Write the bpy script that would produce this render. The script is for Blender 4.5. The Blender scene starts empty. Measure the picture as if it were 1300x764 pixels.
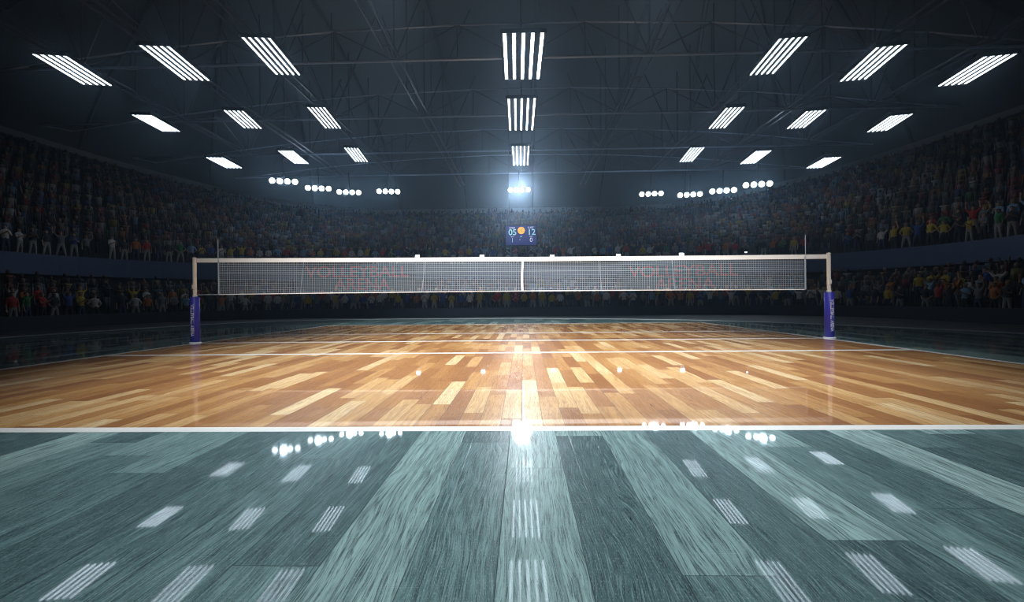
import bpy, bmesh, math, random
import numpy as np
from mathutils import Vector, Matrix
random.seed(7); rng = np.random.default_rng(7)
PI = math.pi
SC = bpy.context.scene
COL = SC.collection

# ------------------------------------------------------------------ camera
F, H, YAW, ROLL, Y0 = 577.76, 1.19, 0.02528, 0.01027, 380.15
cam = bpy.data.cameras.new('camera'); cam.sensor_width = 36; cam.lens = F/1300*36
cam.shift_y = -(382-Y0)/1300; cam.clip_end = 400; cam.clip_start = .05
co = bpy.data.objects.new('camera', cam); COL.objects.link(co)
co.matrix_world = Matrix.Translation((0, 0, H)) @ Matrix.Rotation(YAW, 4, 'Z') @ Matrix.Rotation(PI/2, 4, 'X') @ Matrix.Rotation(-ROLL, 4, 'Z')
SC.camera = co

def ray(px, py):
    a, b = px-650, py-Y0
    u = a*math.cos(ROLL)-b*math.sin(ROLL); v = a*math.sin(ROLL)+b*math.cos(ROLL)
    c, s = math.cos(-YAW), math.sin(-YAW)
    x, d = u/F, 1.0
    return Vector((x*c+d*s, -x*s+d*c, -v/F))
def at_y(px, py, Y):
    r = ray(px, py); return Vector((0, 0, H)) + r*(Y/r.y)
def at_z(px, py, Z):
    r = ray(px, py); return Vector((0, 0, H)) + r*((Z-H)/r.z)

# ------------------------------------------------------------------ helpers
def tag(o, label=None, cat=None, group=None, kind=None):
    if label: o['label'] = label
    if cat: o['category'] = cat
    if group: o['group'] = group
    if kind: o['kind'] = kind
    return o
def empty(name, loc=(0, 0, 0), rz=0):
    o = bpy.data.objects.new(name, None); COL.objects.link(o)
    o.empty_display_size = .2; o.location = loc; o.rotation_euler = (0, 0, rz); return o
def copy_tree(o, parent=None):
    c = o.copy(); COL.objects.link(c); c.parent = parent
    for ch in list(o.children): copy_tree(ch, c)
    return c
class MB:
    def __init__(s): s.v = []; s.f = []
    def add(s, vs, fs):
        n = len(s.v); s.v += [tuple(v) for v in vs]; s.f += [tuple(n+i for i in f) for f in fs]; return s
    def box(s, c, d, rz=0, top=1.0):
        x, y, z = d[0]/2, d[1]/2, d[2]/2; vs = []
        for sz, k in ((-1, 1), (1, top)):
            for sx, sy in ((-1, -1), (1, -1), (1, 1), (-1, 1)):
                X, Y = sx*x*k, sy*y*k
                vs.append((c[0]+X*math.cos(rz)-Y*math.sin(rz), c[1]+X*math.sin(rz)+Y*math.cos(rz), c[2]+sz*z))
        return s.add(vs, [(3, 2, 1, 0), (4, 5, 6, 7), (0, 1, 5, 4), (1, 2, 6, 5), (2, 3, 7, 6), (3, 0, 4, 7)])
    def tube(s, a, b, r, n=8, r2=None):
        a, b = Vector(a), Vector(b); d = (b-a).normalized()
        u = d.orthogonal().normalized(); w = d.cross(u); r2 = r if r2 is None else r2; vs = []
        for p, q in ((a, r), (b, r2)):
            for i in range(n):
                t = 2*PI*i/n; vs.append(p+u*math.cos(t)*q+w*math.sin(t)*q)
        return s.add(vs, [(i, (i+1) % n, n+(i+1) % n, n+i) for i in range(n)]+[tuple(range(n-1, -1, -1)), tuple(range(n, 2*n))])
    def lathe(s, c, prof, n=16):
        vs = []
        for r, z in prof:
            for i in range(n):
                t = 2*PI*i/n; vs.append((c[0]+r*math.cos(t), c[1]+r*math.sin(t), c[2]+z))
        fs = [(k*n+i, k*n+(i+1) % n, (k+1)*n+(i+1) % n, (k+1)*n+i) for k in range(len(prof)-1) for i in range(n)]
        fs += [tuple(range(n-1, -1, -1)), tuple(range((len(prof)-1)*n, len(prof)*n))]
        return s.add(vs, fs)
    def build(s, name, mat, parent=None, smooth=False):
        me = bpy.data.meshes.new(name); me.from_pydata(s.v, [], s.f); me.materials.append(mat)
        bm = bmesh.new(); bm.from_mesh(me); bmesh.ops.recalc_face_normals(bm, faces=bm.faces); bm.to_mesh(me); bm.free()
        if smooth:
            for p in me.polygons: p.use_smooth = True
        o = bpy.data.objects.new(name, me); COL.objects.link(o); o.parent = parent; return o

def mat(name, col, rough=.5, metal=0, emit=None, es=0, spec=.5):
    m = bpy.data.materials.new(name); m.use_nodes = True; nt = m.node_tree; b = nt.nodes['Principled BSDF']
    b.inputs['Base Color'].default_value = (*col, 1); b.inputs['Roughness'].default_value = rough
    b.inputs['Metallic'].default_value = metal; b.inputs['Specular IOR Level'].default_value = spec
    if emit: b.inputs['Emission Color'].default_value = (*emit, 1); b.inputs['Emission Strength'].default_value = es
    elif not m.name.startswith('_'):
        # slight procedural unevenness in roughness
        nz = nt.nodes.new('ShaderNodeTexNoise'); nz.inputs['Scale'].default_value = 6
        mr = nt.nodes.new('ShaderNodeMapRange'); mr.inputs['To Min'].default_value = max(.05, rough-.08); mr.inputs['To Max'].default_value = min(1, rough+.08)
        nt.links.new(nz.outputs['Fac'], mr.inputs['Value']); nt.links.new(mr.outputs[0], b.inputs['Roughness'])
    return m

class NT:
    """tiny node builder"""
    def __init__(s, m): s.m = m; s.t = m.node_tree; s.n = s.t.nodes; s.b = s.n['Principled BSDF']
    def put(s, i, v):
        if hasattr(v, 'is_output') or isinstance(v, bpy.types.NodeSocket): s.t.links.new(v, i)
        else: i.default_value = v
    def m_(s, op, a, b=0.0, c=0.0):
        n = s.n.new('ShaderNodeMath'); n.operation = op; s.put(n.inputs[0], a); s.put(n.inputs[1], b); s.put(n.inputs[2], c); return n.outputs[0]
    def xyz(s, x, y, z=0.0):
        n = s.n.new('ShaderNodeCombineXYZ'); s.put(n.inputs[0], x); s.put(n.inputs[1], y); s.put(n.inputs[2], z); return n.outputs[0]
    def noise(s, v, sc=1, det=2, rough=.5):
        n = s.n.new('ShaderNodeTexNoise'); s.put(n.inputs['Vector'], v); n.inputs['Scale'].default_value = sc; n.inputs['Detail'].default_value = det; n.inputs['Roughness'].default_value = rough; return n.outputs['Fac']
    def white(s, v):
        n = s.n.new('ShaderNodeTexWhiteNoise'); n.noise_dimensions = '3D'; s.put(n.inputs['Vector'], v); return n.outputs['Value']
    def ramp(s, f, stops):
        n = s.n.new('ShaderNodeValToRGB'); s.put(n.inputs[0], f); e = n.color_ramp.elements
        while len(e) < len(stops): e.new(.5)
        for q, (p, c) in zip(e, stops): q.position = p; q.color = (*c, 1)
        return n.outputs[0]
    def mix(s, f, a, b, mode='MIX'):
        n = s.n.new('ShaderNodeMix'); n.data_type = 'RGBA'; n.blend_type = mode; s.put(n.inputs[0], f)
        s.put(n.inputs[6], a); s.put(n.inputs[7], b); return n.outputs[2]
    def rng(s, v, a, b, c=0.0, d=1.0):
        n = s.n.new('ShaderNodeMapRange'); s.put(n.inputs[0], v); n.inputs[1].default_value = a; n.inputs[2].default_value = b; n.inputs[3].default_value = c; n.inputs[4].default_value = d; return n.outputs[0]

# ------------------------------------------------------------------ court numbers
YE, NETY = 4.2, 13.2           # near end line, net
XL, XR = -9.62, 8.53           # side lines
YF = 22.2                      # far end line

def court_material():
    m = mat('court wood', (.3, .3, .3), .4); g = NT(m)
    tc = g.n.new('ShaderNodeTexCoord'); sp = g.n.new('ShaderNodeSeparateXYZ'); g.t.links.new(tc.outputs['Object'], sp.inputs[0])
    X, Y = sp.outputs[0], sp.outputs[1]
    def planks(w, ln, seed, xoff):
        xs = g.m_('DIVIDE', g.m_('ADD', X, xoff), w); ix = g.m_('FLOOR', xs); fx = g.m_('FRACT', xs)
        off = g.m_('MULTIPLY', g.white(g.xyz(ix, seed)), ln)
        ys = g.m_('DIVIDE', g.m_('ADD', Y, off), ln); iy = g.m_('FLOOR', ys); fy = g.m_('FRACT', ys)
        val = g.white(g.xyz(ix, iy, seed+3.0)); val2 = g.white(g.xyz(ix, iy, seed+9.0))
        ex = g.m_('MULTIPLY', g.m_('MINIMUM', fx, g.m_('SUBTRACT', 1.0, fx)), w)
        ey = g.m_('MULTIPLY', g.m_('MINIMUM', fy, g.m_('SUBTRACT', 1.0, fy)), ln)
        seam = g.rng(g.m_('MINIMUM', ex, ey), .0, .004, 1, 0)
        gx = g.m_('ADD', X, g.m_('MULTIPLY', val2, 37.0))
        # cathedral-like wavering grain
        warp = g.noise(g.xyz(g.m_('MULTIPLY', gx, 3.0), g.m_('MULTIPLY', Y, .8), val2), 1, 2)
        gxx = g.m_('ADD', gx, g.m_('MULTIPLY', warp, .22))
        fine = g.noise(g.xyz(g.m_('MULTIPLY', gxx, 160.0), g.m_('MULTIPLY', Y, 5.0), val2), 1, 3, .65)
        mid = g.noise(g.xyz(g.m_('MULTIPLY', gxx, 42.0), g.m_('MULTIPLY', Y, 1.1), val), 1, 3, .6)
        speck = g.noise(g.xyz(g.m_('MULTIPLY', gx, 260.0), g.m_('MULTIPLY', Y, 60.0), 1.0), 1, 1)
        return val, seam, fine, mid, speck
    # orange court
    v, seam, fine, mid, speck = planks(.205, 1.45, 2.0, .03)
    oc = g.ramp(v, [(0, (.30, .125, .04)), (.3, (.42, .20, .065)), (.6, (.56, .31, .11)), (.85, (.70, .45, .20)), (1, (.80, .60, .33))])
    oc = g.mix(g.rng(mid, .38, .60, .42, 0), oc, (.20, .075, .025, 1))
    oc = g.mix(g.rng(fine, .36, .5, .55, 0), oc, (.13, .045, .015, 1))
    oc = g.mix(seam, oc, (.06, .025, .012, 1))
    # teal run-off
    v2, seam2, fine2, mid2, speck2 = planks(.40, 2.6, 11897.0, .13)
    tcn = g.ramp(v2, [(0, (.045, .095, .102)), (.3, (.085, .165, .17)), (.55, (.17, .29, .29)), (.8, (.31, .47, .46)), (1, (.42, .59, .58))])
    tcn = g.mix(g.rng(mid2, .36, .6, .55, 0), tcn, (.025, .06, .065, 1))
    tcn = g.mix(g.rng(fine2, .38, .5, .75, 0), tcn, (.008, .022, .026, 1))
    tcn = g.mix(g.rng(fine2, .53, .66, 0, .38), tcn, (.33, .50, .50, 1))
    tcn = g.mix(g.rng(speck2, .55, .72, 0, .4), tcn, (.40, .55, .54, 1))
    tcn = g.mix(seam2, tcn, (.008, .02, .022, 1))
    def inside(v, a, b):   # 1 inside [a,b]
        return g.m_('MULTIPLY', g.m_('GREATER_THAN', v, a), g.m_('LESS_THAN', v, b))
    court = g.m_('MULTIPLY', inside(X, XL, XR), inside(Y, YE, YF))
    base = g.mix(court, tcn, oc)
    lw = .075
    def band(v, c, w=lw): return inside(v, c-w, c+w)
    inx = inside(X, XL-lw, XR+lw); iny = inside(Y, YE-lw, YF+lw)
    line = g.m_('MULTIPLY', g.m_('MAXIMUM', g.m_('MAXIMUM', band(Y, YE), band(Y, YE+6, .09)), g.m_('MAXIMUM', g.m_('MAXIMUM', band(Y, NETY, .1), band(Y, YE+12, .12)), band(Y, YF, .13))), inx)
    side = g.m_('MULTIPLY', g.m_('MAXIMUM', band(X, XL, .085), band(X, XR, .085)), iny)
    line = g.m_('MAXIMUM', line, side)
    wear = g.noise(g.xyz(g.m_('MULTIPLY', X, 2.0), g.m_('MULTIPLY', Y, 2.0)), 1, 4)
    lcol = g.mix(g.rng(wear, .3, .7, 0, .25), (.86, .86, .84, 1), (.6, .6, .58, 1))
    base = g.mix(line, base, lcol)
    g.put(g.b.inputs['Base Color'], base)
    g.b.inputs['Specular IOR Level'].default_value = .5
    g.put(g.b.inputs['Roughness'], g.rng(fine, .3, .7, .40, .26))
    g.b.inputs['Coat Weight'].default_value = COATW
    g.put(g.b.inputs['Coat Roughness'], g.rng(g.noise(g.xyz(g.m_('MULTIPLY', X, 1.2), g.m_('MULTIPLY', Y, .5)), 1, 3), .3, .7, .02, .045))
    bp = g.n.new('ShaderNodeBump'); bp.inputs['Strength'].default_value = .4; bp.inputs['Distance'].default_value = .003
    hgt = g.m_('SUBTRACT', g.m_('MULTIPLY', fine2, .6), g.m_('MULTIPLY', g.m_('MAXIMUM', seam, seam2), .8))
    g.put(bp.inputs['Height'], hgt); g.put(g.b.inputs['Normal'], bp.outputs[0])
    return m
COATW = .85

M = {}
M['court'] = court_material()
M['apron'] = mat('dark arena floor', (.012, .016, .022), .45)
M['edge'] = mat('grey edge strip', (.30, .33, .34), .5)
M['navy'] = mat('navy boards', (.008, .014, .030), .6)
M['parapet'] = mat('blue parapet', (.032, .058, .14), .5)
M['step'] = mat('stand concrete', (.020, .021, .024), .8)
M['roof'] = mat('roof cladding', (.06, .07, .085), .55)
M['rib'] = mat('roof rib', (.03, .036, .045), .5)
M['beam'] = mat('ring beam paint', (.16, .18, .21), .45)
M['steel'] = mat('truss steel', (.30, .36, .48), .4, .4)
M['steel2'] = mat('dark steel', (.09, .09, .115), .35, .6)
M['house'] = mat('lamp housing', (.015, .016, .020), .4, .4)
M['tube'] = mat('light tube', (.9, .95, 1), .4, 0, (.70, .84, 1.0), 5.5)
M['lens'] = mat('flood lens', (.9, .95, 1), .3, 0, (.74, .88, 1.0), 10)
M['bulb'] = mat('small flood lens', (.9, .95, 1), .3, 0, (.75, .85, 1.0), 9)
M['white'] = mat('white paint', (.78, .79, .80), .35)
M['tape'] = mat('white net tape', (.85, .85, .86), .7)
M['cord'] = mat('net cord', (.36, .45, .55), .7)
M['black'] = mat('black cord', (.02, .02, .022), .6)
M['pad'] = mat('blue post pad', (.030, .030, .42), .45)
M['letter'] = mat('white lettering', (.80, .80, .88), .6)
M['banner'] = mat('banner cloth', (.010, .022, .045), .75)
M['red'] = mat('red lettering', (.40, .012, .02), .8)
M['purple'] = mat('dark purple panel', (.035, .015, .05), .6)
M['screen'] = mat('score screen', (.01, .01, .05), .3, 0, (.022, .028, .17), .8)
M['digit'] = mat('screen digits', (.3, .5, .5), .3, 0, (.30, .62, .60), .9)
M['caption'] = mat('screen captions', (.6, .6, .6), .3, 0, (.70, .72, .85), .8)
M['ballY'] = mat('screen ball', (.9, .5, .05), .3, 0, (1.0, .48, .06), 1.0)
M['ballD'] = mat('screen ball seams', (.4, .2, .02), .3, 0, (.45, .17, .01), 1.0)

# ------------------------------------------------------------------ floor
def polymesh(name, pts, z, m, thick=0):
    b = MB(); n = len(pts)
    if thick:
        b.add([(x, y, z) for x, y in pts]+[(x, y, z-thick) for x, y in pts], [tuple(range(n)), tuple(range(2*n-1, n-1, -1))]+[(i, n+i, n+(i+1) % n, (i+1) % n) for i in range(n)])
    else: b.add([(x, y, z) for x, y in pts], [tuple(range(n))])
    return b.build(name, m)
def smooth_poly(pts, it=2):
    for _ in range(it):
        q = [pts[0]]
        for a, b in zip(pts[:-1], pts[1:]):
            q += [(a[0]*.75+b[0]*.25, a[1]*.75+b[1]*.25), (a[0]*.25+b[0]*.75, a[1]*.25+b[1]*.75)]
        pts = q+[pts[-1]]
    return pts
outl = smooth_poly([(-19.6, -6), (-18.8, 15.8), (-18.3, 19.5), (-17.3, 24.2), (-15.6, 27.2), (-12.2, 28.9), (-6.5, 29.4), (0, 28.3), (5, 26.6), (9, 24.2), (12, 20.8), (14.2, 16.3), (15.3, 13.2), (16.6, 8), (17.5, -6)])
outl[0] = (outl[0][0], -6); 
tag(polymesh('floor', outl, 0, M['court'], .04), kind='structure')
tag(polymesh('floor', [(-80, -20), (80, -20), (80, 90), (-80, 90)], -.045, M['apron']), kind='structure')
b = MB(); n = len(outl); ins = []
for i, (x, y) in enumerate(outl):
    a = outl[max(i-1, 0)]; c = outl[min(i+1, n-1)]; t = Vector((c[0]-a[0], c[1]-a[1], 0)).normalized(); nn = Vector((-t.y, t.x, 0)); ins.append((x+nn.x*.42, y+nn.y*.42))
b.add([(x, y, .012) for x, y in outl]+[(x, y, .012) for x, y in ins]+[(x, y, -.04) for x, y in outl]+[(x, y, -.04) for x, y in ins],
      [(i, i+1, n+i+1, n+i) for i in range(n-1)]+[(n+i, n+i+1, 3*n+i+1, 3*n+i) for i in range(n-1)]+[(i+1, i, 2*n+i, 2*n+i+1) for i in range(n-1)])
tag(b.build('trim_1', M['edge']), kind='structure')

# ------------------------------------------------------------------ bowl geometry: rounded ring, offset k outward
CXL, CXR, CY, R0 = -15.0, 11.0, 24.0, 9.5
def ring(k, y0=-6.0, step=1.0):
    """points (x, y, nx, ny) of the front edge pushed out by k, from near left round to near right"""
    R = R0+k; out = []
    L = CY-y0; m = max(2, int(L/step))
    for i in range(m): out.append((CXL-R, y0+L*i/m, -1, 0))
    m = max(6, int(R*PI/2/step))
    for i in range(m):
        t = PI-PI/2*i/m; out.append((CXL+R*math.cos(t), CY+R*math.sin(t), math.cos(t), math.sin(t)))
    L2 = CXR-CXL; mm = max(2, int(L2/step))
    for i in range(mm): out.append((CXL+L2*i/mm, CY+R, 0, 1))
    for i in range(m):
        t = PI/2-PI/2*i/m; out.append((CXR+R*math.cos(t), CY+R*math.sin(t), math.cos(t), math.sin(t)))
    m = max(2, int(L/step))
    for i in range(m+1): out.append((CXR+R, CY-L*i/m, 1, 0))
    return out
RD1, RH1, RD2, RH2 = .85, .33, .85, .58
def grade(nx): return .60+.40*nx*nx
def zstep(tier, row, nx):
    return .10+row*RH1*.95 if tier == 0 else 4.15+row*RH2*grade(nx)
# uniform param rings for meshes (same count for every k)
def uring(k, N=120, y0=-6.0):
    R = R0+k; out = []
    for i in range(30): out.append((CXL-R, y0+(CY-y0)*i/30, -1, 0))
    for i in range(24):
        t = PI-PI/2*i/24; out.append((CXL+R*math.cos(t), CY+R*math.sin(t), math.cos(t), math.sin(t)))
    for i in range(16): out.append((CXL+(CXR-CXL)*i/16, CY+R, 0, 1))
    for i in range(24):
        t = PI/2-PI/2*i/24; out.append((CXR+R*math.cos(t), CY+R*math.sin(t), math.cos(t), math.sin(t)))
    for i in range(31): out.append((CXR+R, CY-(CY-y0)*i/30, 1, 0))
    return out
def sweep(profile, closed=False):
    """profile: list of (k, z or z(nx))"""
    b = MB(); rows = []
    for k, z in profile:
        rows.append([(x, y, z(nx) if callable(z) else z) for x, y, nx, ny in uring(k)])
    n = len(rows[0]); vs = [p for r in rows for p in r]; m = len(rows); fs = []
    for j in range(m if closed else m-1):
        j2 = (j+1) % m
        for i in range(n-1): fs.append((j*n+i, j*n+i+1, j2*n+i+1, j2*n+i))
    if closed: fs += [tuple(j*n for j in range(m)), tuple(j*n+n-1 for j in range(m-1, -1, -1))]
    return b.add(vs, fs)
# lower tier terraces
N1, N2 = 6, 20
K1 = .5
prof = [(K1-.05, -.04)]
for r in range(N1):
    z = zstep(0, r, 0); prof += [(K1+r*RD1-.05, z), (K1+(r+1)*RD1-.05, z)]
prof += [(K1+N1*RD1-.05, 3.0)]
tag(sweep(prof).build('floor_lower_stand', M['step']), kind='structure')
KP = 5.3     # parapet
KU = KP+.45
prof = [(KP-.05, 3.02)]
for r in range(N2):
    prof += [(KU+r*RD2-.1, lambda nx, r=r: zstep(1, r, nx)), (KU+(r+1)*RD2-.1, lambda nx, r=r: zstep(1, r, nx))]
prof += [(KU+N2*RD2-.1, lambda nx: zstep(1, N2+1, nx))]
tag(sweep(prof).build('floor_upper_stand', M['step']), kind='structure')
tag(sweep([(KP-.2, 3.0), (KP-.05, 3.0), (KP-.05, 4.25), (KP-.2, 4.25)], True).build('wall_parapet', M['parapet']), kind='structure')
tag(sweep([(-.35, -.04), (-.22, -.04), (-.22, .62), (-.35, .62)], True).build('wall_barrier', M['navy']), kind='structure')

# ------------------------------------------------------------------ roof shell
KT = KU+N2*RD2
ztop = lambda nx: zstep(1, N2, nx)
RP = [(KT+.6, lambda nx: ztop(nx)-1.0), (KT+.6, lambda nx: ztop(nx)+.9), (KT-1.2, lambda nx: ztop(nx)+2.6), (KT-4, lambda nx: ztop(nx)*.6+9.6), (KT-8, lambda nx: ztop(nx)*.3+15.5),
      (KT-13, lambda nx: 20.8), (KT-20, lambda nx: 22.6), (KT-27, lambda nx: 23.4), (-R0+.3, lambda nx: 23.8)]
roof = sweep(RP)
nn = len(uring(0)); last = [(len(RP)-1)*nn+i for i in range(nn)]
roof.f.append(tuple(last))
tag(roof.build('ceiling', M['roof'], smooth=True), kind='structure')
tag(sweep([(KT-.3, lambda nx: ztop(nx)+1.25), (KT-.3, lambda nx: ztop(nx)+.75), (KT-.75, lambda nx: ztop(nx)+.75), (KT-.75, lambda nx: ztop(nx)+1.25)], True).build('trim_2', M['beam']), kind='structure')
# roof ribs following the shell
ur = [uring(k) for k, z in RP]; ti = 3
for i in range(24, 100, 5):
    b = MB(); pts = []
    for j in range(1, len(RP)):
        x, y, nx, ny = ur[j][i]; k, z = RP[j]; pts.append(Vector((x-nx*.12, y-ny*.12, z(nx)-.14)))
    for p, q in zip(pts[:-1], pts[1:]): b.tube(p, q, .16, 5)
    tag(b.build('trim_%d' % ti, M['rib']), kind='structure'); ti += 1
# wall behind the camera closes the hall
tag(MB().box((0, -12, 11), (90, .4, 26)).build('wall_near', M['rib']), kind='structure')

# ------------------------------------------------------------------ roof trusses
ZC = 14.6
TY = [25.3*q for q in (1, 1.31, 1.62, 1.91, 2.18)]
XB = [-36, -31, -25, -19.3, -13.9, -7.1, 0, 7.1, 13.9, 19.3, 25, 31]
names = ['nearest', 'second', 'third', 'fourth', 'farthest']
for i, y in enumerate(TY):
    t = empty('roof_truss', (0, y, ZC))
    tag(t, 'dark steel roof truss across the hall, %s' % ['nearest of five, behind the nearest lamp row', 'second from the camera, behind the second lamp row', 'third from the camera, behind the farthest lamp row', 'fourth from the camera, beyond all the lamps', 'farthest of five, above the far floodlights'][i], 'truss')
    xb = [x for x in XB if abs(x) < (38 if i < 3 else 33 if i == 3 else 26)]
    MB().tube((xb[0], 0, 0), (xb[-1], 0, 0), .075).build('bottom_chord', M['steel'], t, True)
    xt = [(a+c)/2 for a, c in zip(xb[:-1], xb[1:])]
    zt = lambda x: 1.95-.0022*x*x
    b = MB(); pts = [(xb[0], 0, 0)]+[(x, 0, zt(x)) for x in xt]+[(xb[-1], 0, 0)]
    for p, q in zip(pts[:-1], pts[1:]): b.tube(p, q, .05)
    b.build('top_chord', M['steel'], t, True)
    for x, a, c in zip(xt, xb[:-1], xb[1:]):
        MB().tube((a, 0, 0), (x, 0, zt(x)), .04, 6).build('brace', M['steel2'], t)
        MB().tube((x, 0, zt(x)), (c, 0, 0), .04, 6).build('brace', M['steel2'], t)
        MB().tube((x, 0, zt(x)), (x, 0, 0), .035, 6).build('upright', M['steel2'], t)
    top = (22.4 if i < 3 else 20.6 if i == 3 else 17.2)-ZC
    for x in xb:
        if abs(x) > 26 or (i > 2 and abs(x) > 15): continue
        MB().tube((x, 0, 0), (x, 0, top), .055, 6).build('hanger', M['steel2'], t)
        if abs(x) > 1:
            sg = 1 if x > 0 else -1
            MB().tube((x, 0, 0), (x-sg*3.4, 0, top), .05, 6).build('strut', M['steel2'], t)
            MB().tube((x, .1, 0), (x+sg*3.1, .1, top-.3), .04, 6).build('strut', M['steel2'], t)
# beams running the length of the hall under the roof
for x, w in ((-7.1, 'just left of the middle lamps'), (7.1, 'just right of the middle lamps'), (-13.9, 'above the inner left lamp column'), (13.9, 'above the inner right lamp column'), (-19.3, 'above the middle left lamp column'), (19.3, 'above the middle right lamp column'), (-25, 'above the outer left lamp column'), (25, 'above the outer right lamp column')):
    t = empty('roof_beam', (x, 6, ZC)); tag(t, 'long dark steel twin-tube beam running down the hall %s' % w, 'beam')
    L = (TY[4] if abs(x) < 8 else TY[3] if abs(x) < 20 else TY[2])-6
    for dx in (-.28, .28):
        MB().tube((dx, 0, .12), (dx, L, .12), .06 if abs(x) < 8 else .075, 6).build('rail', M['steel2'], t)
    for k, (ya, yb) in enumerate(zip([6]+TY[:4], TY)):
        if yb-6 > L+.1: continue
        ym = (ya+yb)/2-6
        MB().tube((0, ya-6, .12), (0, ym, 1.9), .045, 6).build('brace', M['steel2'], t)
        MB().tube((0, ym, 1.9), (0, yb-6, .12), .045, 6).build('brace', M['steel2'], t)
        MB().tube((-.28, ym, .12), (-.28, ym, 7.0 if k < 3 else 5.2), .045, 6).build('hanger', M['steel2'], t)
    for k in range(int(L/4)):
        MB().tube((-.28, 2+4*k, .12), (.28, 2+4*k, .12), .04, 6).build('cross_tie', M['steel2'], t)

# ------------------------------------------------------------------ louvred lamps
DR = [24.4, 31.6, 39.4]
LAMPS = [ # row, near xl, xr, y, far xl, xr, y, text
 (0, 636.5, 692.6, 42, 641.6, 684.5, 100, 'large five-tube lamp at the top middle, nearest of the middle column'),
 (1, 643, 681.6, 125, 646.7, 676.7, 165, 'five-tube lamp second from the top in the middle column'),
 (2, 649.4, 672.6, 185.5, 651.8, 670.5, 209.8, 'small five-tube lamp lowest in the middle column'),
 (0, 305, 344, 47.5, 351, 380, 94.5, 'five-tube lamp nearest the camera in the inner left column'),
 (0, 175, 216, 58, 235, 264, 101.5, 'five-tube lamp nearest the camera in the middle left column'),
 (0, 38, 86, 69.5, 110, 137, 107.5, 'five-tube lamp nearest the camera in the outer left column'),
 (1, 390, 412, 136, 413, 433, 162.5, 'five-tube lamp second in the inner left column'),
 (1, 284, 308, 140, 310, 332, 162.5, 'five-tube lamp second in the middle left column'),
 (1, 168, 190, 145.5, 206, 229, 166.5, 'five-tube lamp second in the outer left column'),
 (2, 437, 454, 187.5, 451, 467, 205, 'small five-tube lamp farthest in the inner left column'),
 (2, 353, 371, 191, 374, 392, 207.5, 'small five-tube lamp farthest in the middle left column'),
 (2, 261, 282, 199.5, 287.5, 307, 213, 'small five-tube lamp farthest in the outer left column'),
 (0, 991, 1024, 47.5, 952, 982, 94, 'five-tube lamp nearest the camera in the inner right column'),
 (0, 1115, 1150, 58, 1068.5, 1097.5, 101.5, 'five-tube lamp nearest the camera in the middle right column'),
 (0, 1253, 1289, 69.5, 1194, 1224, 107.5, 'five-tube lamp nearest the camera in the outer right column'),
 (1, 924, 944, 136, 899, 921, 162.5, 'five-tube lamp second in the inner right column'),
 (1, 1025.7, 1047.5, 140, 999.5, 1020.6, 162.5, 'five-tube lamp second in the middle right column'),
 (1, 1134, 1157, 145.3, 1102.6, 1124, 166.4, 'five-tube lamp second in the outer right column'),
 (2, 877.7, 894, 187, 862.7, 878.7, 205, 'small five-tube lamp farthest in the inner right column'),
 (2, 961.4, 978.7, 191, 940, 957.6, 207.5, 'small five-tube lamp farthest in the middle right column'),
 (2, 1049, 1067.5, 199.3, 1024.3, 1042, 213, 'small five-tube lamp farthest in the outer right column')]
def make_lamp(w, l, tr=.042):
    t = empty('louvre_lamp')
    hs = MB().box((0, 0, .11), (w*1.06, l*1.02, .18)); hs.box((0, 0, .33), (w*1.06, l*1.02, .26), 0, .55)
    for sx in (-1, 1): hs.box((sx*w*.535, 0, .05), (.04, l*1.04, .14))
    for sy in (-1, 1): hs.box((0, sy*l*.52, .03), (w*1.1, .04, .14))
    hs.build('housing', M['house'], t)
    p = w/5.0
    for k in range(5):
        b = MB(); x = (k-2)*(w-.11*w)/4.0; r = w*tr
        b.box((x, 0, .0), (1.95*r, l, .03)); b.box((x, 0, -.022), (1.5*r, l*.995, .014))
        b.build('light_tube', M['tube'], t, True)
    for k in range(4):
        x = (k-1.5)*(w-.11*w)/4.0
        MB().box((x, 0, .0), (.02, l, .035)).build('louvre', M['house'], t)
    b = MB(); b.tube((0, 0, .4), (0, 0, .85), .07); b.box((0, 0, .50), (.35, .35, .08)); b.build('hanger_pole', M['house'], t)
    return t
for row, a0, a1, ay, b0, b1, by, txt in LAMPS:
    D = DR[row]; cxp, cyp = (a0+a1+b0+b1)/4, (ay+by)/2
    Z = at_y(cxp, cyp, D).z
    A0, A1, B0, B1 = at_z(a0, ay, Z), at_z(a1, ay, Z), at_z(b0, by, Z), at_z(b1, by, Z)
    A, B = (A0+A1)/2, (B0+B1)/2; w = ((A1-A0).length+(B1-B0).length)/2; ax = B-A; c = (A+B)/2
    t = make_lamp(w, ax.length, .042 if row == 0 and A.x*A.x < 1 else .034 if row < 2 else .030); t.location = c; t.rotation_euler = (0, 0, math.atan2(-ax.x, ax.y))
    tag(t, txt+', lit cold white', 'ceiling lamp', 'five-tube ceiling lamps')

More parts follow.
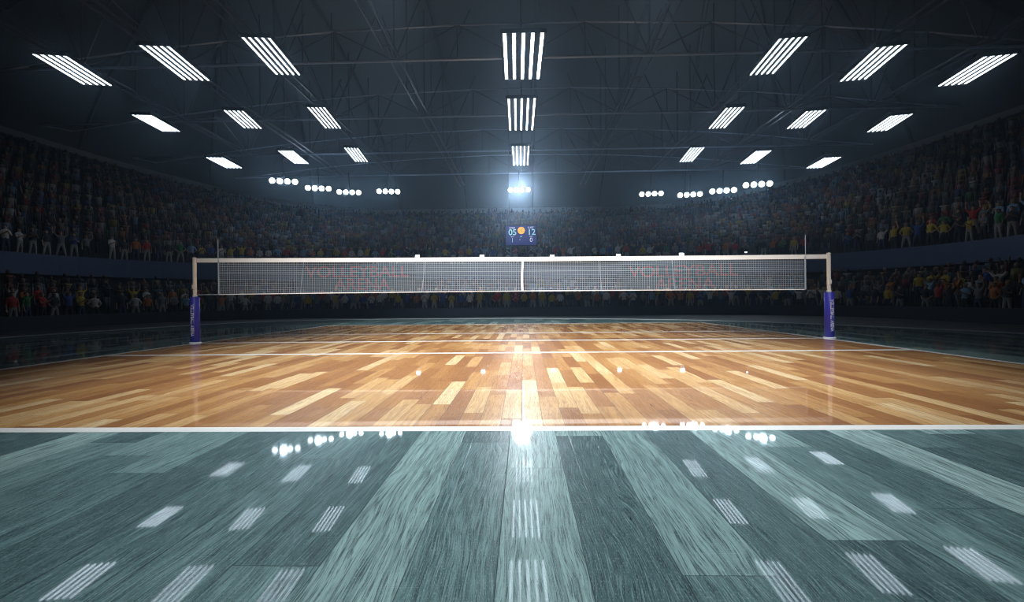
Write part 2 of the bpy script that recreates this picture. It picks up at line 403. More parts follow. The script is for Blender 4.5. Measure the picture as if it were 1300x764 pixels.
# ------------------------------------------------------------------ floodlight clusters
def make_flood():
    t = empty('floodlight_cluster')
    MB().box((0, .22, .05), (2.5, .12, .12)).build('bar', M['house'], t)
    MB().tube((0, .22, .1), (0, .22, 1.9), .05).build('hanger_pole', M['house'], t)
    for k in range(4):
        x = (k-1.5)*.62
        c = MB(); 
        n = 14; prof = [(.12, .30), (.26, .12), (.30, 0), (.26, 0), (.22, .04)]
        vs = []
        for r, d in prof:
            for q in range(n): a = 2*PI*q/n; vs.append((x+r*math.cos(a), d, r*math.sin(a)))
        fs = [(j*n+q, j*n+(q+1) % n, (j+1)*n+(q+1) % n, (j+1)*n+q) for j in range(len(prof)-1) for q in range(n)]+[tuple(range(n))]
        c.add(vs, fs); h = c.build('lamp_head', M['house'], t, True)
        d = MB(); d.add([(x+.25*math.cos(2*PI*q/n), .02-.05*(q % 2 == 9), .25*math.sin(2*PI*q/n)) for q in range(n)]+[(x, -.05, 0)], [(q, (q+1) % n, n) for q in range(n)]+[tuple(range(n-1, -1, -1))])
        d.build('lens', M['lens'], h)
    return t
fl0 = make_flood()
FL = [(360, 230, 40, 'floodlight cluster outermost on the left'), (404, 239, 43, 'floodlight cluster second from the left'), (443, 244, 45.5, 'floodlight cluster third from the left'), (493, 243, 46.5, 'floodlight cluster fourth from the left'),
      (659, 241, 48, 'floodlight cluster in the middle under the lamps'), (827, 246, 46.5, 'floodlight cluster right of the middle, fourth from the right'), (876, 247, 45.5, 'floodlight cluster third from the right'), (918, 242, 43, 'floodlight cluster second from the right'), (962, 234, 40, 'floodlight cluster outermost on the right')]
for i, (px, py, D, txt) in enumerate(FL):
    t = fl0 if i == 0 else copy_tree(fl0)
    p = at_y(px, py, D); t.location = p
    t.rotation_euler = (math.radians(12), 0, -math.atan2(p.x, p.y-2)*.55)
    if i < 4: t.scale = (1.0, 1, 1)
    tag(t, txt+', four round lamps', 'floodlight', 'floodlight clusters')

    q = p+Vector((0, -.45, -.05))
    l = bpy.data.lights.new('floodlight_glow', 'POINT'); l.energy = 330 if i == 4 else 130; l.color = (.60, .80, 1); l.shadow_soft_size = .3
    lo = bpy.data.objects.new('floodlight_glow', l); COL.objects.link(lo); lo.location = q
    if i == 4:
        l = bpy.data.lights.new('floodlight_beam', 'SPOT'); l.energy = 4200; l.color = (.80, .90, 1); l.spot_size = math.radians(56); l.spot_blend = 1; l.shadow_soft_size = .9
        lo = bpy.data.objects.new('floodlight_beam', l); COL.objects.link(lo); lo.location = q
        lo.rotation_euler = (Vector((-.3, 12, 0))-q).to_track_quat('-Z', 'Y').to_euler()
# unseen fill spots without fixtures, added overhead to brighten the floor and net
for x, y, z, e, tx, ty, a in ((-5, 10, 16, 19500, -1.5, 11.5, 60), (5, 10, 16, 19500, 1.5, 11.5, 60), (0, 12, 16, 15000, 0, 18, 60), (-6, 19, 17, 19000, -5, 25, 54), (6, 19, 17, 17000, 4, 24, 54), (0, 4, 16, 14000, 0, 6.5, 57), (-6, -2, 15, 11000, -3, 12.5, 48), (6, -2, 15, 11000, 3, 12.5, 48)):
    l = bpy.data.lights.new('court_fill_spot', 'SPOT'); l.energy = e; l.color = (.90, .96, 1); l.spot_size = math.radians(a); l.spot_blend = 1; l.shadow_soft_size = .4
    lo = bpy.data.objects.new('court_fill_spot', l); COL.objects.link(lo); lo.location = (x, y, z)
    lo.rotation_euler = (Vector((tx, ty, 0))-Vector((x, y, z))).to_track_quat('-Z', 'Y').to_euler()

# small floodlights standing on the far parapet
def make_small():
    t = empty('parapet_light')
    MB().box((0, .18, -.30), (3.2, .06, .55)).build('panel', M['purple'], t)
    h = MB().box((0, .06, 0), (.5, .16, .34)).build('lamp_head', M['house'], t)
    MB().box((0, -.03, 0), (.36, .03, .22)).build('lens', M['bulb'], h)
    MB().tube((0, .12, -.9), (0, .12, -.1), .03).build('stem', M['house'], t)
    return t
s0 = None
for px, py, txt in ((530, 327.5, 'leftmost of the row above the net'), (612, 327.5, 'second from the left above the net'), (701, 327.5, 'just right of the centre strap'), (785, 326.5, 'fourth from the left above the net'), (865, 325, 'rightmost of the row above the net')):
    t = make_small() if s0 is None else copy_tree(s0); s0 = s0 or t
    p = at_y(px, py, CY+R0+KP-(.6 if px < 850 else 1.1)); p.z += .14; t.location = p
    tag(t, 'small white parapet light with purple panel, '+txt, 'light', 'small lights on the far parapet')
t = copy_tree(s0); t.location = at_y(947, 320, 36.5); t.scale = (.35, .35, .35); t.rotation_euler = (0, 0, -.5)
tag(t, 'tiny lone parapet light right of the others, near the right end of the net', 'light')

# ------------------------------------------------------------------ text helper
def text(s, size, name, m, parent=None, ext=.004, bold=True, align='CENTER'):
    cu = bpy.data.curves.new(name, 'FONT'); cu.body = s; cu.size = size; cu.extrude = ext; cu.align_x = align; cu.align_y = 'CENTER'
    if bold: cu.offset = size*.018
    tmp = bpy.data.objects.new('tmp', cu); COL.objects.link(tmp)
    dg = bpy.context.evaluated_depsgraph_get(); dg.update()
    me = bpy.data.meshes.new_from_object(tmp.evaluated_get(dg)); bpy.data.objects.remove(tmp); bpy.data.curves.remove(cu)
    me.materials.clear(); me.materials.append(m); me.name = name
    xs = [v.co.x for v in me.vertices]
    o = bpy.data.objects.new(name, me); COL.objects.link(o); o.parent = parent
    return o, (max(xs)-min(xs))

# ------------------------------------------------------------------ banners with red lettering
YB = CY+R0+KP-.5
for x0, x1, a0, a1, txt in ((388, 519, 424, 495, 'left'), (801, 932, 833, 905, 'right')):
    yb = YB-.2 if txt == 'left' else YB-.85; pc = at_y((x0+x1)/2, 353 if txt == 'left' else 352, yb); s = yb/F
    W = (x1-x0+16)*s; t = empty('arena_banner', pc, .07 if txt == 'left' else -.17)
    tag(t, 'dark banner with red two-line lettering hung behind the %s half of the net' % txt, 'banner')
    MB().box((0, .1, 0), (W, .05, 36*s)).build('cloth', M['banner'], t)
    o, w = text('VOLLEYBALL', 1, 'lettering', M['red'], t); k = (x1-x0)*s/w; o.scale = (k, 14.5*s/.72, 1); o.rotation_euler = (PI/2, 0, 0); o.location = (0, .06, 7.6*s)
    o, w = text('ARENA', 1, 'lettering', M['red'], t); k = (a1-a0)*s/w; o.scale = (k, 14.5*s/.72, 1); o.rotation_euler = (PI/2, 0, 0); o.location = (((a0+a1)/2-(x0+x1)/2)*s, .06, -8.5*s)

# ------------------------------------------------------------------ scoreboard
YS = 38.0; s = YS/F
pc = at_y(661.5, 298.5, YS); t = empty('scoreboard', pc)
tag(t, 'small blue lit scoreboard hanging over the far stand', 'scoreboard')
MB().box((0, .2, 0), (41*s, .3, 27*s)).build('case', M['house'], t)
scr = MB().box((0, .03, 0), (38.5*s, .04, 24.5*s)).build('screen', M['screen'], t)
for dx in (-15, 15): MB().tube((dx*s, .2, 13*s), (dx*s, .2, 23-pc.z), .03, 6).build('cable', M['steel2'], t)
def st(body, size, x, y, m):
    o, w = text(body, size*s, 'lettering', m, scr, .003); o.rotation_euler = (PI/2, 0, 0); o.location = (x*s, 0, y*s)
st('05', 10.5, -10.8, 3.5, M['digit']); st('12', 10.5, 13.2, 3.5, M['digit']); st('1', 7, -11, -6.5, M['digit']); st('0', 7.5, 12.8, -6.3, M['caption'])
st('HOME', 2.6, -11.3, 9.3, M['caption']); st('GUEST', 2.6, 12.3, 9.6, M['caption']); st('SETS', 1.9, -11, -1.9, M['caption']); st('SETS', 1.9, 12.8, -1.9, M['caption']); st('SET', 2.2, .2, -1.8, M['digit']); st('1', 3.2, -1.5, -5.5, M['caption'])
# volleyball icon on the screen
n = 24; b = MB(); b.add([(4.6*s*math.cos(2*PI*i/n), 0, 4.6*s*math.sin(2*PI*i/n)) for i in range(n)]+[(4.6*s*math.cos(2*PI*i/n), .03, 4.6*s*math.sin(2*PI*i/n)) for i in range(n)], [tuple(range(n))]+[(i, (i+1) % n, n+(i+1) % n, n+i) for i in range(n)])
ic = b.build('ball_icon', M['ballY'], scr); ic.location = (.3*s, -.012, 6*s)
b = MB()
for q in range(3):
    a0 = 2*PI*q/3+.3; pts = [Vector((4.3*s*r*math.cos(a0+r*.9), -.012, 4.3*s*r*math.sin(a0+r*.9))) for r in (0, .3, .6, 1)]
    pts2 = [Vector((4.3*s*(.25+.75*r)*math.cos(a0+.8+r*.8), -.012, 4.3*s*(.25+.75*r)*math.sin(a0+.8+r*.8))) for r in (0, .4, .7, 1)]
    for P in (pts, pts2):
        for u, v in zip(P[:-1], P[1:]): b.tube(u, v, .013, 4)
b.build('seam', M['ballD'], ic)

# ------------------------------------------------------------------ net and posts
PLb = at_z(248, 436.6, 0); PRb = at_z(1053, 429.3, 0)
PLb.y = PRb.y = NETY
PLb.x = at_y(248, 430, NETY).x; PRb.x = at_y(1053, 425, NETY).x
zl = at_y(248, 327.5, NETY).z; zr = at_y(1053, 321.5, NETY).z
def make_post(p, top, padtop, which):
    t = empty('net_post', p)
    tag(t, 'white net post with blue padding, %s end of the net' % which, 'net post', 'net posts')
    MB().lathe((0, 0, 0), [(.052, .0), (.052, top-.05), (.045, top-.02), (.06, top-.02), (.06, top), (.03, top+.02)], 14).build('pole', M['white'], t, False)
    b = MB(); b.lathe((0, 0, 0), [(.10, .03), (.125, .04), (.125, padtop-.01), (.105, padtop)], 18); pad = b.build('post_pad', M['pad'], t, True)
    b = MB(); b.lathe((0, 0, 0), [(.16, .0), (.16, .02), (.13, .035)], 18); b.build('base_plate', M['white'], t)
    b = MB(); b.lathe((0, 0, padtop), [(.062, .0), (.062, .05), (.052, .06)], 12); b.box((-.0, -.06, .3+.0), (.05, .05, .12)); 
    b.v = [(x, y, z) if z > padtop-.01 else (x, y, z+padtop) for x, y, z in b.v]; b.build('collar', M['white'], t)
    o, w = text('VOLLEYBALL ARENA', .135, 'lettering', M['letter'], pad, .002)
    k = (padtop*.70)/w; o.scale = (k, 1.0, 1)
    # text runs down the pad, wrapped on the camera side
    me = o.data
    for v in me.vertices:
        X, Yt = v.co.x*k, v.co.y*1.0; a = Yt/.128
        v.co = Vector(((.129+v.co.z)*math.sin(a), -(.129+v.co.z)*math.cos(a), -X+padtop*.50))
    o.scale = (1, 1, 1)
    return t
make_post(PLb, zl, at_y(248, 377, NETY).z, 'left'); make_post(PRb, zr, at_y(1053, 371, NETY).z, 'right')
net = empty('volleyball_net', ((PLb.x+PRb.x)/2, NETY, 0)); tag(net, 'wide white volleyball net strung across the court', 'net')
ox = net.location.x
xa, xb_ = at_y(278, 350, NETY).x-ox, at_y(1022, 350, NETY).x-ox
def top_z(x):   # local x
    f = (x+ox-PLb.x)/(PRb.x-PLb.x); a = at_y(248, 330.5, NETY).z; c = at_y(1053, 325.5, NETY).z
    return a+(c-a)*f-.05*4*f*(1-f)*.45
def bot_z(x):
    f = (x+ox-PLb.x)/(PRb.x-PLb.x); a = at_y(248, 374.2, NETY).z; c = at_y(1053, 367.2, NETY).z
    return a+(c-a)*f+.05*4*f*(1-f)*.6
def strip(x0, x1, zf, h, th, n=40):
    b = MB(); vs = []; fs = []
    for i in range(n+1):
        x = x0+(x1-x0)*i/n; z = zf(x)
        vs += [(x, -th, z-h/2), (x, -th, z+h/2), (x, th, z+h/2), (x, th, z-h/2)]
        if i:
            for q in range(4): a = 4*(i-1)+q; c = 4*(i-1)+(q+1) % 4; fs.append((a, c, c+4, a+4))
    fs += [(3, 2, 1, 0), tuple(4*n+q for q in range(4))]
    return b.add(vs, fs)
eL, eR = PLb.x-ox+.05, PRb.x-ox-.05
strip(eL, eR, top_z, .125, .008).build('top_tape', M['tape'], net)
# net cords
NC = 15
def sway(x, z): return .03*math.sin(x*.9)+.02*math.sin(x*2.3+1)*(1-z)
b = MB(); nx = 258
def cord(b, p, q, r):
    p, q = Vector(p), Vector(q); d = (q-p).normalized(); u = Vector((0, 1, 0)); w = d.cross(u); vs = []
    for c in (p, q):
        for a in (0, 2*PI/3, 4*PI/3): vs.append(c+u*math.cos(a)*r+w*math.sin(a)*r)
    b.add(vs, [(0, 1, 4, 3), (1, 2, 5, 4), (2, 0, 3, 5)])
for i in range(nx+1):
    x = xa+(xb_-xa)*i/nx; zt_, zb = top_z(x)-.06, bot_z(x); m = 3
    for j in range(m):
        f0, f1 = j/m, (j+1)/m
        cord(b, (x, sway(x, 1-f0), zt_+(zb-zt_)*f0), (x, sway(x, 1-f1), zt_+(zb-zt_)*f1), .0054)
for j in range(1, NC):
    f = j/NC; pr = None
    for i in range(61):
        x = xa+(xb_-xa)*i/60; zt_, zb = top_z(x)-.06, bot_z(x); p = (x, sway(x, 1-f), zt_+(zb-zt_)*f)
        if pr: cord(b, pr, p, .012 if j == 5 else .007 if j < 5 else .005)
        pr = p
b.build('netting', M['cord'], net)
strip(xa, xb_, bot_z, .026, .006).build('bottom_tape', M['tape'], net)
strip(eL, xa, bot_z, .02, .006, 6).build('bottom_rope', M['cord'], net)
strip(xb_, eR, bot_z, .02, .006, 6).build('bottom_rope', M['black'], net)
# centre strap, slightly bowed
b = MB(); xc = at_y(664, 350, NETY).x-ox; vs = []; fs = []; n = 12
for i in range(n+1):
    f = i/n; z = top_z(xc)-.06+(bot_z(xc)-.01-top_z(xc)+.06)*f; x = xc-.03*math.sin(f*PI*.8); y = -.03
    vs += [(x-.03, y, z), (x+.03, y, z), (x+.03, y+.012, z), (x-.03, y+.012, z)]
    if i:
        for q in range(4): a = 4*(i-1)+q; c = 4*(i-1)+(q+1) % 4; fs.append((a, c, c+4, a+4))
fs += [(3, 2, 1, 0), tuple(4*n+q for q in range(4))]
b.add(vs, fs); b.build('centre_strap', M['tape'], net)
for xx in (xa, xb_):
    strip_b = MB(); strip_b.box((xx, -.015, (top_z(xx)+bot_z(xx))/2), (.04, .008, top_z(xx)-bot_z(xx))); strip_b.build('side_tape', M['cord'], net)
    b = MB(); b.tube((xx, -.03, bot_z(xx)), (xx, -.03, top_z(xx)+.62), .011, 8); b.build('antenna', M['cord'], net)
# pleats where the netting doubles up
for pxv in (385, 540, 761, 853):
    xx = at_y(pxv, 350, NETY).x-ox
    b = MB(); pr = None
    for j in range(9):
        f = j/8; z = top_z(xx)-.06+(bot_z(xx)-top_z(xx)+.06)*f; p = (xx-.18*f*(pxv in (540, 385))*.6+.07*f*(pxv > 700), sway(xx, 1-f)+.02, z)
        if pr: cord(b, pr, p, .011)
        pr = p
    b.build('lacing', M['cord'], net)

# ------------------------------------------------------------------ people
SKIN = [(.30, .17, .11), (.22, .12, .07), (.12, .06, .035), (.36, .22, .15)]
skin_m = [mat('skin %d' % i, c, .6) for i, c in enumerate(SKIN)]
hair_m = [mat('hair %d' % i, c, .7) for i, c in enumerate([(.02, .014, .01), (.06, .03, .015), (.22, .15, .07)])]
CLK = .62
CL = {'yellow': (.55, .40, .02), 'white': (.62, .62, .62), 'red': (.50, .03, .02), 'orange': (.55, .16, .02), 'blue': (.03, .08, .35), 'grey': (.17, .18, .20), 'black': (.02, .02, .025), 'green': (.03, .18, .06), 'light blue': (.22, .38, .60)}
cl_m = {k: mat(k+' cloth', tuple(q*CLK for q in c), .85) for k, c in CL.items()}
tr_m = {k: mat(k+' trousers', c, .85) for k, c in {'dark blue': (.02, .03, .08), 'black': (.012, .012, .015), 'white': (.2, .2, .2)}.items()}
shoe_m = mat('dark shoes', (.02, .02, .02), .5)

def skeleton(pose, sc=1.0):
    """vertices, edges, radii, zone per vertex"""
    V, E, R = [], [], []
    def v(p, r, par=None):
        V.append(Vector(p)*sc); R.append(r*sc)
        if par is not None: E.append((par, len(V)-1))
        return len(V)-1
    pel = v((0, 0, .93), .135); wa = v((0, .0, 1.08), .125, pel); ch = v((0, .01, 1.27), .15, wa); up = v((0, .015, 1.40), .125, ch)
    nk = v((0, .01, 1.49), .055, up); jw = v((0, -.015, 1.56), .072, nk); hd = v((0, 0, 1.64), .088, jw); tp = v((0, .005, 1.71), .062, hd)
    for s in (-1, 1):
        st_ = pose.get('stance', .10)
        hp = v((s*.085, 0, .87), .095, pel); kn = v((s*(.09+st_*.4), -.02-pose.get('knee', 0), .49), .062, hp)
        an = v((s*(.09+st_*.7), .02, .10), .042, kn); v((s*(.10+st_*.8), -.12, .035), .036, an)
        sh = v((s*.17, .015, 1.39), .062, up)
        el, wr, hnd = pose['L' if s < 0 else 'R']
        mx = lambda q: (s*q[0], q[1], q[2])
        e = v(mx(el), .043, sh); w = v(mx(wr), .029, e); pm = v(mx(hnd), .032, w)
        d = (Vector(mx(hnd))-Vector(mx(wr))).normalized(); side = d.cross(Vector((0, 1, 0))); side = side.normalized() if side.length > .1 else Vector((1, 0, 0))
        for q, (o, L) in enumerate(((-.030, .062), (-.010, .074), (.010, .070), (.030, .055))):
            b0 = Vector(mx(hnd))+d*.035+side*o; k = v(b0, .0095, pm); k2 = v(b0+d*L*.55+Vector((0, -.008, 0)), .0085, k); v(b0+d*L+Vector((0, -.024, 0)), .0075, k2)
        th = Vector(mx(hnd))-d*.01-side*.038*1; k = v(th, .011, pm); v(th+d*.045-side*.022, .009, k)
    return V, E, R
POSES = [
 {'L': ((.24, .03, 1.12), (.25, -.03, .88), (.25, -.05, .80)), 'R': ((.24, .03, 1.12), (.25, -.03, .88), (.25, -.05, .80))},
 {'L': ((.32, -.02, 1.58), (.30, -.06, 1.84), (.29, -.07, 1.93)), 'R': ((.32, -.02, 1.58), (.30, -.06, 1.84), (.29, -.07, 1.93)), 'stance': .2},
 {'L': ((.24, -.06, 1.14), (.08, -.28, 1.25), (.035, -.34, 1.31)), 'R': ((.24, -.06, 1.14), (.08, -.28, 1.25), (.035, -.34, 1.31))},
 {'L': ((.24, .03, 1.12), (.25, -.05, .88), (.25, -.07, .80)), 'R': ((.33, -.04, 1.55), (.27, -.08, 1.80), (.26, -.09, 1.89)), 'stance': .16},
 {'L': ((.33, .08, 1.15), (.20, -.02, 1.00), (.15, -.06, .97)), 'R': ((.33, .08, 1.15), (.20, -.02, 1.00), (.15, -.06, .97)), 'stance': .18},
]
dgget = bpy.context.evaluated_depsgraph_get
def person_meshes(pose):
    V, E, R = skeleton(pose)
    me = bpy.data.meshes.new('person'); me.from_pydata(V, E, [])
    o = bpy.data.objects.new('tmp', me); COL.objects.link(o)
    sk = o.modifiers.new('s', 'SKIN'); sk.use_smooth_shade = True
    for i, r in enumerate(R): me.skin_vertices[0].data[i].radius = (r*(1.18 if i in (0, 1, 2, 3) else 1), r*(.80 if i in (0, 1, 2, 3) else 1)); me.skin_vertices[0].data[i].use_root = (i == 0)
    sb = o.modifiers.new('b', 'SUBSURF'); sb.levels = 1; sb.render_levels = 1
    dg = dgget(); dg.update(); body = bpy.data.meshes.new_from_object(o.evaluated_get(dg)); bpy.data.objects.remove(o)
    # features of the face joined to the body: nose, ears
    bm = bmesh.new(); bm.from_mesh(body)
    def blob(p, r, sc_): 
        g = bmesh.ops.create_uvsphere(bm, u_segments=8, v_segments=6, radius=r); 
        for v in g['verts']: v.co = Vector((v.co.x*sc_[0], v.co.y*sc_[1], v.co.z*sc_[2]))+Vector(p)
        return g
    blob((0, -.092, 1.610), .014, (1, 1.1, 1.5)); blob((-.084, 0, 1.615), .022, (.5, 1, 1.4)); blob((.084, 0, 1.615), .022, (.5, 1, 1.4))
    for sx in (-1, 1): 
        g = blob((sx*.031, -.078, 1.636), .011, (1.3, .8, .7))
        for f in {f for v in g['verts'] for f in v.link_faces}: f.material_index = 1
    g = blob((0, -.081, 1.575), .016, (1.4, .5, .35))
    for f in {f for v in g['verts'] for f in v.link_faces}: f.material_index = 2
    bm.to_mesh(body); bm.free()
    segs = [(a, b, V[a], V[b]) for a, b in E]
    # zone of each skeleton vertex: by index structure
    zone = {}
    for i in range(len(V)):
        zone[i] = 'skin'
    for i in (1, 2, 3): zone[i] = 'shirt'
    zone[0] = 'trousers'
    base = 8; blk = (len(V)-8)//2
    for s in range(2):
        o0 = base+s*blk
        zone[o0] = zone[o0+1] = 'trousers'; zone[o0+2] = 'trousers'; zone[o0+3] = 'shoe'
        zone[o0+4] = 'shirt'; zone[o0+5] = 'shirt'
    def cls(p):
        best = None
        for a, b, A, B in segs:
            d = B-A; t = max(0, min(1, (p-A).dot(d)/max(d.length_squared, 1e-9))); dist = (p-(A+d*t)).length-(R[a]+(R[b]-R[a])*t)
            if best is None or dist < best[0]: best = (dist, a, b, t)
        _, a, b, t = best
        if zone[b] == 'shoe': return 'shoe' if (t > .0 or p.z < .09) else 'trousers'
        if zone[a] == 'shirt' and zone[b] == 'skin': return 'skin' if (a == 3 or t > .15) else 'shirt'
        if a == 0 and b == 1: return 'shirt' if t > .1 else 'trousers'
        return zone[a] if t < .5 else zone[b]
    nv = [v.normal.copy() for v in body.vertices]
    parts = {'shirt': ([], {}, []), 'trousers': ([], {}, []), 'shoe-': ([], {}, []), 'shoe+': ([], {}, [])}
    for p in body.polygons:
        if p.material_index: continue
        z = cls(p.center)
        if z == 'shoe': z += '-' if p.center.x < 0 else '+'
        if z in parts:
            vs, mp, fs = parts[z]; idx = []
            for vi in p.vertices:
                if vi not in mp: mp[vi] = len(vs); off = .014 if z == 'shirt' else .011; vs.append(body.vertices[vi].co+nv[vi]*off)
                idx.append(mp[vi])
            fs.append(idx)
    out = {}
    for z, (vs, mp, fs) in parts.items():
        m = bpy.data.meshes.new(z); m.from_pydata(vs, [], fs); 
        for q in m.polygons: q.use_smooth = True
        out[z] = m
    hb = bmesh.new(); bmesh.ops.create_uvsphere(hb, u_segments=14, v_segments=10, radius=.1)
    for v in list(hb.verts): v.co = Vector((v.co.x*.95, v.co.y*1.05+.008, v.co.z*1.02+1.662))
    bmesh.ops.delete(hb, geom=[v for v in hb.verts if v.co.z < 1.64 and v.co.y < .02 or v.co.z < 1.58 or (v.co.y < -.055 and v.co.z < 1.70)], context='VERTS')
    hm = bpy.data.meshes.new('hair'); hb.to_mesh(hm); hb.free()
    for q in hm.polygons: q.use_smooth = True
    out['hair'] = hm; out['body'] = body
    return out
PM = [person_meshes(p) for p in POSES]
eye_m = mat('eyes', (.02, .02, .02), .3); lip_m = mat('lips', (.25, .08, .07), .5)
cache = {}
def mesh_for(pi, key, *mats):
    k = (pi, key)+tuple(m.name for m in mats)
    if k not in cache:
        m = PM[pi][key].copy(); m.materials.clear()
        for q in mats: m.materials.append(q)
        cache[k] = m
    return cache[k]
def person(loc, rz, shirt, label, group, sc=1.0, part=True):
    pi = random.choice((0, 0, 1, 2, 2, 3, 4)); 
    o = bpy.data.objects.new('spectator', mesh_for(pi, 'body', random.choice(skin_m), eye_m, lip_m)); COL.objects.link(o)
    o.location = loc; o.rotation_euler = (0, 0, rz); o.scale = (sc,)*3
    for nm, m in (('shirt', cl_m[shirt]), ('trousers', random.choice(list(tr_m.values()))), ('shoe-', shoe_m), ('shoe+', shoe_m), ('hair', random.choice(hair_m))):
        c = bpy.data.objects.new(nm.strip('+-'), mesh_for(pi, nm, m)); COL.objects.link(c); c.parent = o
    tag(o, label, 'person', group)
    return o

# seat spots along each row
spots = []
for tier, nr, k0, rd in ((0, N1, K1, RD1), (1, N2, KU, RD2)):
    for r in range(nr):
        pts = ring(k0+r*rd+.38, 2.0, .68)
        for (x, y, nx, ny) in pts:
            if tier == 0 and (r > 4 or (r > 1 and y > 20 and any(a < 650+F*(x+YAW*y)/y < b_ for a, b_ in ((372, 532), (785, 948))))): continue
            if random.random() < (.05 if r < 2 else .08): continue
            spots.append((tier, r, x+random.uniform(-.05, .05), y+random.uniform(-.05, .05), nx, ny))
def visible(x, y, z):
    if y < 2: return False
    px = 650+F*(x+YAW*y)/y
    return -25 < px < 1325
vis = [s_ for s_ in spots if visible(s_[2], s_[3], 0)]
def size_key(s_): return math.hypot(s_[2], s_[3])+(4.5*s_[1] if s_[1] > 0 else 0)
vis.sort(key=size_key)
indiv, rest = vis[:300], vis[300:]
names_r = ['front row', 'second row', 'third row', 'fourth row', 'fifth row', 'back row']
sh_names = list(CL); sh_w = [16, 12, 9, 9, 10, 14, 14, 4, 8]
for tier, r, x, y, nx, ny in indiv:
    z = zstep(tier, r, nx); rz = math.atan2(-nx, ny)+random.uniform(-.35, .35)   # faces the court (mesh faces -Y)
    rz = math.atan2(x-random.uniform(-3, 2), 0) if False else rz
    sh = random.choices(sh_names, sh_w)[0]
    side = 'left stand' if nx < -.7 else 'right stand' if nx > .7 else 'far stand'
    tn = 'lower' if tier == 0 else 'upper'
    px = 650+F*(x+YAW*y)/y
    art = 'an' if sh[0] in 'aeiou' else 'a'
    z0 = 'at the picture edge' if (px < 130 or px > 1170) else 'beyond the net post' if (130 <= px < 330 or 970 < px <= 1170) else 'towards the court corner'
    lab = 'spectator in %s shirt, %s, %s %s, %s' % (sh, names_r[min(r, 5)], tn, side, z0)
    person((x, y, z), rz, sh, lab, '%s-shirted spectators, %s, %s %s, %s' % (sh, names_r[min(r, 5)], tn, side, z0), random.uniform(.92, 1.05))

# the rest of the crowd: one object of thousands of small simplified figures
def low_person(kind):
    b = MB(); ci = []
    def part(fn, c):
        n0 = len(b.f); fn(); ci.extend([c]*(len(b.f)-n0))
    part(lambda: b.tube((-.09, 0, .0), (-.08, 0, .86), .07, 4, .10), 1); part(lambda: b.tube((.09, 0, .0), (.08, 0, .86), .07, 4, .10), 1)
    part(lambda: b.tube((0, 0, .84), (0, 0, 1.42), .17, 6, .21), 0)
    part(lambda: b.lathe((0, 0, 1.44), [(.05, 0), (.095, .09), (.095, .19), (.04, .27)], 6), 2)
    if kind == 0:
        for s_ in (-1, 1): part(lambda: b.tube((s_*.24, 0, 1.40), (s_*.28, -.04, .82), .055, 4, .04), 0)
    elif kind == 1:
        for s_ in (-1, 1): part(lambda: b.tube((s_*.22, 0, 1.38), (s_*.32, -.08, 1.88), .055, 4, .04), 2)
    else:
        for s_ in (-1, 1): part(lambda: b.tube((s_*.24, 0, 1.38), (s_*.05, -.34, 1.26), .055, 4, .04), 0)
    V = np.array(b.v, dtype=np.float32); V[:, 1] *= .85
    tris = []; tc = []
    for f, c in zip(b.f, ci):
        for i in range(1, len(f)-1): tris.append((f[0], f[i], f[i+1])); tc.append(c)
    return V, np.array(tris, dtype=np.int32), np.array(tc)
LP = [low_person(k) for k in range(3)]
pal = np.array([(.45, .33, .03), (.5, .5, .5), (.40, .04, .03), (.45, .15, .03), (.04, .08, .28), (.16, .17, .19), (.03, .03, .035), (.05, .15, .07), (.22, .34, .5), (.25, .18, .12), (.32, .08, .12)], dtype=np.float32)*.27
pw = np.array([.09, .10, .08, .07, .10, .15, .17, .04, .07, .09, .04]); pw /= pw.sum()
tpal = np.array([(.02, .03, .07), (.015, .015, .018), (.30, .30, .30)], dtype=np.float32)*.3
spal = np.array([(.30, .17, .11), (.22, .12, .07), (.10, .05, .03), (.03, .02, .015)], dtype=np.float32)*.5
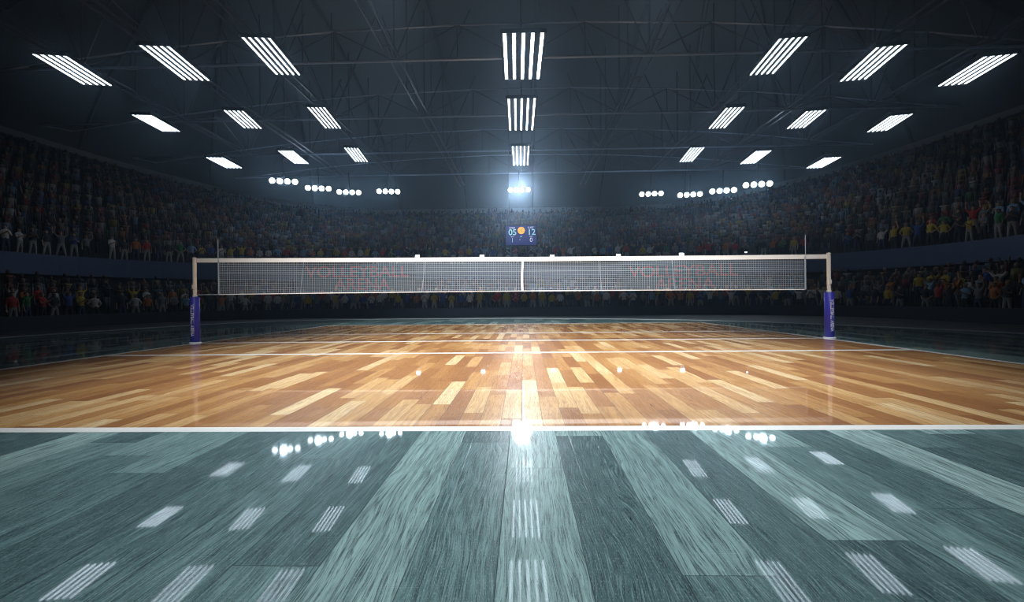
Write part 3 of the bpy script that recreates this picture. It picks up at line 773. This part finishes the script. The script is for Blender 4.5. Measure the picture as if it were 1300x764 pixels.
def crowd(spots_, label, nm='crowd'):
    Vs, Ts, Cs = [], [], []; off = 0
    for tier, r, x, y, nx, ny in spots_:
        V, T, tc = LP[int(rng.choice(3, p=(.55, .15, .30)))]
        a = math.atan2(-nx, ny)+rng.uniform(-.4, .4); c, s_ = math.cos(a), math.sin(a); k = rng.uniform(.9, 1.06)
        P = np.empty_like(V); P[:, 0] = (V[:, 0]*c-V[:, 1]*s_)*k+x; P[:, 1] = (V[:, 0]*s_+V[:, 1]*c)*k+y; P[:, 2] = V[:, 2]*k+zstep(tier, r, nx)
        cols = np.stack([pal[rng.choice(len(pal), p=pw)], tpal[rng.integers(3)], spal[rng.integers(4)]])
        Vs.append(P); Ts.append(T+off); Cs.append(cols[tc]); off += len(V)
    V = np.concatenate(Vs); T = np.concatenate(Ts); C = np.concatenate(Cs)
    me = bpy.data.meshes.new(nm); me.vertices.add(len(V)); me.vertices.foreach_set('co', V.ravel())
    me.loops.add(T.size); me.loops.foreach_set('vertex_index', T.ravel()); me.polygons.add(len(T))
    me.polygons.foreach_set('loop_start', np.arange(0, T.size, 3, dtype=np.int32)); me.update(calc_edges=True); me.validate()
    at = me.attributes.new('tint', 'FLOAT_COLOR', 'FACE'); at.data.foreach_set('color', np.concatenate([C, np.ones((len(C), 1), np.float32)], 1).astype(np.float32).ravel())
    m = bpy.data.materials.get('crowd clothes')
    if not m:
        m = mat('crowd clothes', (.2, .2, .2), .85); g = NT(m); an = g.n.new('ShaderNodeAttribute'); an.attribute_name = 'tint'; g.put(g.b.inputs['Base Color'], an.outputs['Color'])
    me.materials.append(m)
    o = bpy.data.objects.new(nm, me); COL.objects.link(o)
    return tag(o, label, 'crowd', None, 'stuff')
crowd(rest, 'dimly lit packed crowd of spectators filling both tiers of the stands')

# ------------------------------------------------------------------ air and world
w = bpy.data.worlds.new('hall air'); SC.world = w; w.use_nodes = True; nt = w.node_tree
nt.nodes['Background'].inputs[0].default_value = (.10, .14, .20, 1); nt.nodes['Background'].inputs[1].default_value = .0
hz = MB().box((-2, 24, 11.5), (110, 90, 27)).build('haze', M['navy'])
hm = bpy.data.materials.new('thin blue haze'); hm.use_nodes = True; t_ = hm.node_tree; t_.nodes.clear()
vo = t_.nodes.new('ShaderNodeVolumeScatter'); out_ = t_.nodes.new('ShaderNodeOutputMaterial'); vo.inputs['Color'].default_value = (.55, .76, 1, 1); vo.inputs['Density'].default_value = .0036; vo.inputs['Anisotropy'].default_value = .86
t_.links.new(vo.outputs[0], out_.inputs['Volume']); hz.data.materials.clear(); hz.data.materials.append(hm)
tag(hz, 'thin bluish haze filling the air of the hall under the lamps', 'haze', None, 'stuff')
hz.display_type = 'WIRE'

# ------------------------------------------------------------------ view
SC.view_settings.view_transform = 'Standard'; SC.view_settings.look = 'None'; SC.view_settings.gamma = 1; SC.view_settings.use_curve_mapping = False
SC.view_settings.exposure = 0.0
cy = SC.cycles; cy.filter_width = 1.1; cy.use_denoising = True; cy.max_bounces = 6; cy.diffuse_bounces = 2; cy.glossy_bounces = 3; cy.volume_bounces = 0; cy.sample_clamp_indirect = 6; cy.caustics_reflective = False; cy.caustics_refractive = False
